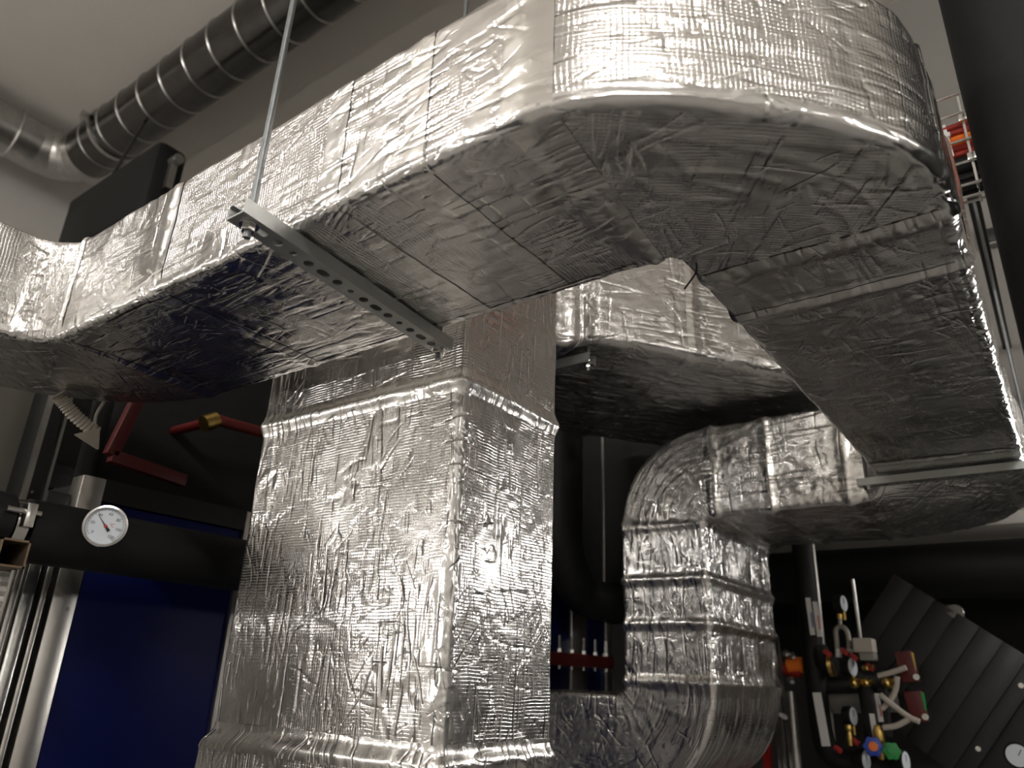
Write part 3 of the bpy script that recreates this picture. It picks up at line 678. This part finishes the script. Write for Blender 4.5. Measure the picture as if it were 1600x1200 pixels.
# manifold
t = thing('manifold', 'horizontal black pipe manifold with brass fittings in the alcove', 'pipework', m(1330, 1060))
mk('header', cyl(m(1282, 1070, .06), m(1400, 1066, .06), .038, 20), 'dark', t)
mk('header', cyl(m(1300, 1095, .1), m(1400, 1092, .1), .05, 20), 'grey', t)
mk('branch', tube(curve([m(1278, 1015, .0), m(1290, 1038, -.02), m(1305, 1042, -.03)], 6), .042, 16), 'rubber', t)
mk('coupling', lathe(m(1299, 1040, -.04), m(1310, 1040) - m(1290, 1041), [(.03, -.01), (.044, -.008), (.044, .008), (.03, .01)], 16), 'brass', t)
mk('branch', cyl(m(1350, 1060, -.05), m(1366, 1165, -.05), .030, 16), 'rubber', t)
mk('branch', cyl(m(1374, 1060, -.02), m(1384, 1150, -.02), .026, 16), 'rubber', t)
mk('cross_pipe', cyl(m(1342, 1062, -.03), m(1384, 1062, -.03), .034, 16), 'dark', t)
for (px, py, r) in ((1331, 1068, .024), (1349, 1045, .016), (1349, 1068, .02), (1382, 1068, .026)):
    mk('fitting', lathe(m(px, py, -.08), (0.9, -.5, .2), [(r * .5, 0), (r * .85, .005), (r * .85, .025), (r * .45, .03), (r * .45, .05)], 8), 'brass', t)
for (px, py) in ((1293, 1020), (1320, 1018), (1335, 1026), (1360, 1042), (1310, 1170), (1337, 1158)):
    mk('valve_handle', bar(m(px - 6, py - 4, -.09), m(px + 6, py + 5, -.09), .022, .02), 'red', t, bevel=.004)
t = thing('siphon_loop', 'grey braided loop with brass tip above the manifold', 'hose', m(1312, 1018))
lo_ = curve([m(1309, 1022, -.06), m(1307, 1000, -.06), m(1306, 985, -.06), m(1313, 979, -.06), m(1322, 985, -.06), m(1326, 1000, -.06), m(1328, 1022, -.06)], 8)
mk('hose', tube(lo_, .011, 12), 'hose', t); mk('stem', cyl(m(1313, 979, -.06), m(1312, 966, -.06), .008, 10), 'hose', t)
mk('brass_tip', cyl(m(1312, 967, -.06), m(1311, 959, -.06), .011, 10), 'brass', t)
for px in (1310, 1328): mk('connector', cyl(m(px, 1014, -.06), m(px + .5, 1027, -.06), .013, 12), 'white', t)
def small_gauge(px, py, r, nx, lab):
    c = m(px, py, -.08); n = vec(nx * 2.6, -1, .05); n /= np.linalg.norm(n)
    t = thing('pressure_gauge', lab, 'gauge', c - UP * r, 'small pressure gauges')
    mk('case', lathe(c - n * .03, n, [(r * .95, 0), (r, .028), (r * .9, .034)], 24), 'black', t)
    mk('dial_face', lathe(c + n * .003, n, [(r * .88, 0), (r * .88, .002)], 24), 'dial', t)
    mk('needle', bar(c + n * .006, c + n * .006 + UP * r * .6, .003, .001, n), 'ink', t)
    mk('stem', cyl(c - UP * r * .9, c - UP * (r + .03), .006, 8), 'brass', t)
small_gauge(1317, 943, .036, 2.0, 'slim side-on gauge above the braided loop')
small_gauge(1331, 1042, .040, 1.4, 'side-on gauge among the red valve handles')
small_gauge(1332, 1119, .038, 1.9, 'side-on gauge below the grey header pipe')
small_gauge(1352, 1188, .040, 1.8, 'side-on gauge at the bottom edge beside the blue knob')
small_gauge(1414, 1190, .040, 1.8, 'side-on gauge at the bottom edge right of the green cap')
label_strip(1369, 1083, 1377, 1128, .019, -.05, 'white and red sticker on the right-hand short pipe', 'redink')
label_strip(1362, 1115, 1370, 1165, .019, -.085, 'white and red sticker on the left-hand short pipe', 'redink')
t = thing('actuator_box', 'small grey actuator box on a thin rod above the manifold', 'actuator', m(1353, 1030))
c = m(1353, 1010, -.07); mk('housing', box(c[0] - .04, c[0] + .035, c[1] - .05, c[1] + .03, c[2] - .025, c[2] + .03), 'cream', t, bevel=.006)
mk('lower_housing', box(c[0] - .02, c[0] + .035, c[1] - .045, c[1] + .025, c[2] - .055, c[2] - .025), 'grey', t, bevel=.004)
mk('rod', cyl(m(1332, 905, -.07), m(1345, 1003, -.07), .007, 8), 'galv', t)
def handwheel(px, py, r, mat, cap, lab):
    c = m(px, py, -.12); n = vec(.25, -1, .1); n /= np.linalg.norm(n)
    t = thing('handwheel_valve', lab, 'valve', c - UP * r)
    pr, u, w_ = frame_of(n); V_ = []
    ring = [c + (r * (1 + .1 * math.cos(6 * a))) * (u * math.cos(a) + w_ * math.sin(a)) for a in np.arange(36) / 36 * 2 * PI]
    mk('knob', prism(ring, n * .03), mat, t, bevel=.003)
    mk('cap', lathe(c + n * .03, n, [(r * .5, 0), (r * .48, .006)], 20), cap, t)
    mk('spindle', cyl(c, c - n * .09, r * .3, 10), 'brass', t)
handwheel(1364, 1167, .034, 'bluep', 'orange', 'blue valve knob with orange cap near the bottom edge')
handwheel(1393, 1174, .030, 'green', 'green', 'green valve cap near the bottom edge')
tag(mk('brass_valve', lathe(m(1375, 1160, -.1), UP, [(.008, -.06), (.014, -.05), (.014, -.02), (.02, 0), (.02, .04), (.012, .06)], 14), 'brass'), 'brass valve body between the blue and green knobs', 'valve')
tag(mk('brass_valve', lathe(m(1328, 1152, -.1), UP, [(.012, -.03), (.012, .0), (.008, .02), (.014, .03), (.012, .045)], 14), 'brass'), 'brass drain valve below the lower gauge', 'valve')
for i, (q, lab) in enumerate((([(1372, 1056), (1395, 1050), (1416, 1043)], 'pale hose running up to the upper red bracket'),
                              ([(1375, 1085), (1395, 1102), (1420, 1120), (1437, 1128)], 'pale hose running down to the lower red bracket'),
                              ([(1402, 1057), (1400, 1075), (1392, 1093), (1378, 1108)], 'pale hose curving between the brass fittings'),
                              ([(1380, 1137), (1400, 1134), (1420, 1124)], 'pale hose low behind the crossing hose'))):
    tag(mk('hose', tube(curve([m(x, y, -.1 - .02 * (i % 2)) for x, y in q], 8), .0105, 12), 'cream'), lab, 'hose')
for (a, b_, cl, lab) in (((1411, 1018), (1424, 1066), 'brass', 'upper dark red bracket with yellow tab beside the ribbed duct'), ((1426, 1080), (1438, 1128), 'green', 'lower dark red bracket with green tab beside the ribbed duct')):
    t = thing('red_bracket', lab, 'bracket', m(*b_, -.05))
    mk('plate', bar(m(*a, -.05), m(*b_, -.05), .06, .05, (0, -1, 0)), 'darkred', t, bevel=.004)
    mk('tab', bar(m(a[0] + 14, a[1] + 2, -.06), m(a[0] + 19, a[1] + 30, -.06), .012, .02, (0, -1, 0)), cl, t)
    mk('bolt', lathe(m(b_[0] + 9, b_[1] - 8, -.06), (0, -1, 0), [(.014, 0), (.012, .02)], 10), 'bright_steel', t)
# cable ladder rods beside the S duct
t = thing('steel_rails', 'upright thin galvanised rails beside the S-shaped duct', 'rail', m(1225, 1200))
for (a, b_) in (((1203, 985), (1222, 1200)), ((1207, 990), (1232, 1200)), ((1216, 996), (1244, 1200))): mk('rail', bar(m(a[0], a[1], -.02), m(b_[0] + 10, b_[1] + 160, -.02), .012, .012), 'bright_steel', t)
mk('cross_clip', bar(m(1218, 1115, -.03), m(1229, 1122, -.03), .04, .012), 'white', t)
tag(mk('steel_pipe', cyl(m(1235, 1080, .05), m(1262, 1400, .05), .024, 16), 'galv'), 'grey steel pipe between the rails and the stickered pipe', 'pipe')
tag(mk('red_post', bar(m(1196, 1135, .0), m(1208, 1330, .0), .035, .03), 'red'), 'bright red post at the bottom edge beside the S-shaped duct', 'post')
t = thing('valve_group', 'orange and steel valve cluster left of the stickered pipe', 'valve', m(1240, 1045))
mk('body', lathe(m(1243, 1040, .02), (1, 0, .1), [(.02, -.04), (.034, -.03), (.034, .03), (.02, .04)], 16), 'orange', t)
mk('red_sleeve', cyl(m(1226, 1045, .02), m(1252, 1050, .02), .024, 12), 'red', t)
for px, py in ((1230, 1022), (1241, 1026), (1238, 1064)): mk('cap', lathe(m(px, py, .0), (0, -1, .2), [(.016, 0), (.016, .02), (.008, .03)], 12), 'bright_steel', t)
# ribbed duct leaning across the lower right
e = m(1595, 1045, .2) - m(1490, 1200, .2); e /= np.linalg.norm(e); g2 = m(1440, 935, .2) - m(1595, 1045, .2); g2 -= e * (g2 @ e); g2 /= np.linalg.norm(g2)
nn = np.cross(e, g2); nn = nn if nn[1] < 0 else -nn
t = thing('ribbed_duct', 'dark grey ribbed sheet-metal duct slanting across the lower right corner', 'duct', m(1480, 1200, .2))
o0 = m(1490, 1200, .2); LN = .55
for i in range(6):
    w = .092; c = o0 + e * (LN / 2 - .02) + g2 * (w * (i + .5)) + nn * (.0 if i % 2 else .008) - nn * .15
    mk('panel', obox(c, e, g2, nn, LN, w - .001, .3), 'dark', t, bevel=.002)
mk('flange', obox(o0 + e * (LN / 2 - .02) - g2 * .03 - nn * .01, e, g2, nn, LN + .1, .06, .02), 'dark', t, bevel=.003)
for q in (.12, .42): mk('bolt', lathe(o0 + e * q - g2 * .03, nn, [(.012, 0), (.010, .01)], 10), 'bright_steel', t)
mk('side_panel', obox(o0 + e * (LN / 2 - .02) - g2 * .26 - nn * .05, e, g2, nn, LN + .3, .40, .03), 'dark', t, bevel=.003)
c = m(1592, 1180, -.0)
t = thing('pressure_gauge', 'small round white gauge at the lower right corner', 'gauge', c)
mk('case', lathe(c, (-.1, -1, 0), [(.045, 0), (.045, .02), (.038, .024)], 28), 'black', t); mk('dial_face', lathe(c, (-.1, -1, 0), [(.037, .024), (.037, .026)], 28), 'dial', t)
mk('needle', bar(c + vec(0, -.028, 0), c + vec(.012, -.028, .02), .003, .001, (0, -1, 0)), 'ink', t)
t = thing('foil_elbow', 'small shiny foil pipe bend above the ribbed duct', 'pipe', m(1490, 975, .25))
mk('bend', tube(curve([m(1478, 955, .3), m(1492, 958, .25), m(1497, 975, .25)], 6), .03, 14), 'bright_steel', t)
mk('collar', lathe(m(1493, 958, .22), (0, -1, .3), [(.03, 0), (.035, .01), (.03, .02)], 14), 'bright_steel', t)

# ------------------------------------------------------------------ behind the column: black pipe bend, bolt bar
XP = -1.8
p = np.concatenate([[[XP, 2.87, 1.24]], arc3((XP, 2.87 + .26, .365 + .26), (0, -1, 0), (0, 0, -1), .26, 0, PI / 2, 14), [[XP, 3.42, .365]]])
t = thing('insulated_pipe', 'black insulated pipe bend between the column and the S-shaped duct', 'pipe', (XP, 2.9, .28))
mk('insulation', tube(p, .09, 28), 'rubber', t)
mk('end_collar', lathe((XP, 3.36, .365), (0, 1, 0), [(.09, -.02), (.098, -.02), (.098, .03), (.09, .03)], 28), 'black', t)
tag(mk('threaded_rod', cyl((XP, 3.25, .45), (XP, 3.25, 1.25), .006, 8), 'galv'), 'thin hanger rod above the black pipe bend', 'rod')
t = thing('bolt_bar', 'dark red flange bar with upright bolts in front of the blue panel', 'bar', (-1.86, 3.1, .06))
mk('bar', box(-1.92, -1.84, 2.55, 3.42, .065, .12), 'darkred', t, bevel=.004)
for i in range(8):
    y = 2.62 + i * .105
    b_ = mk('bolt', cyl((-1.85, y, .05), (-1.85, y, .19), .008, 10), 'bright_steel', t)
    mk('nut', hexnut((-1.85, y, .12), UP, .016, .014), 'bright_steel', b_, smooth=False)
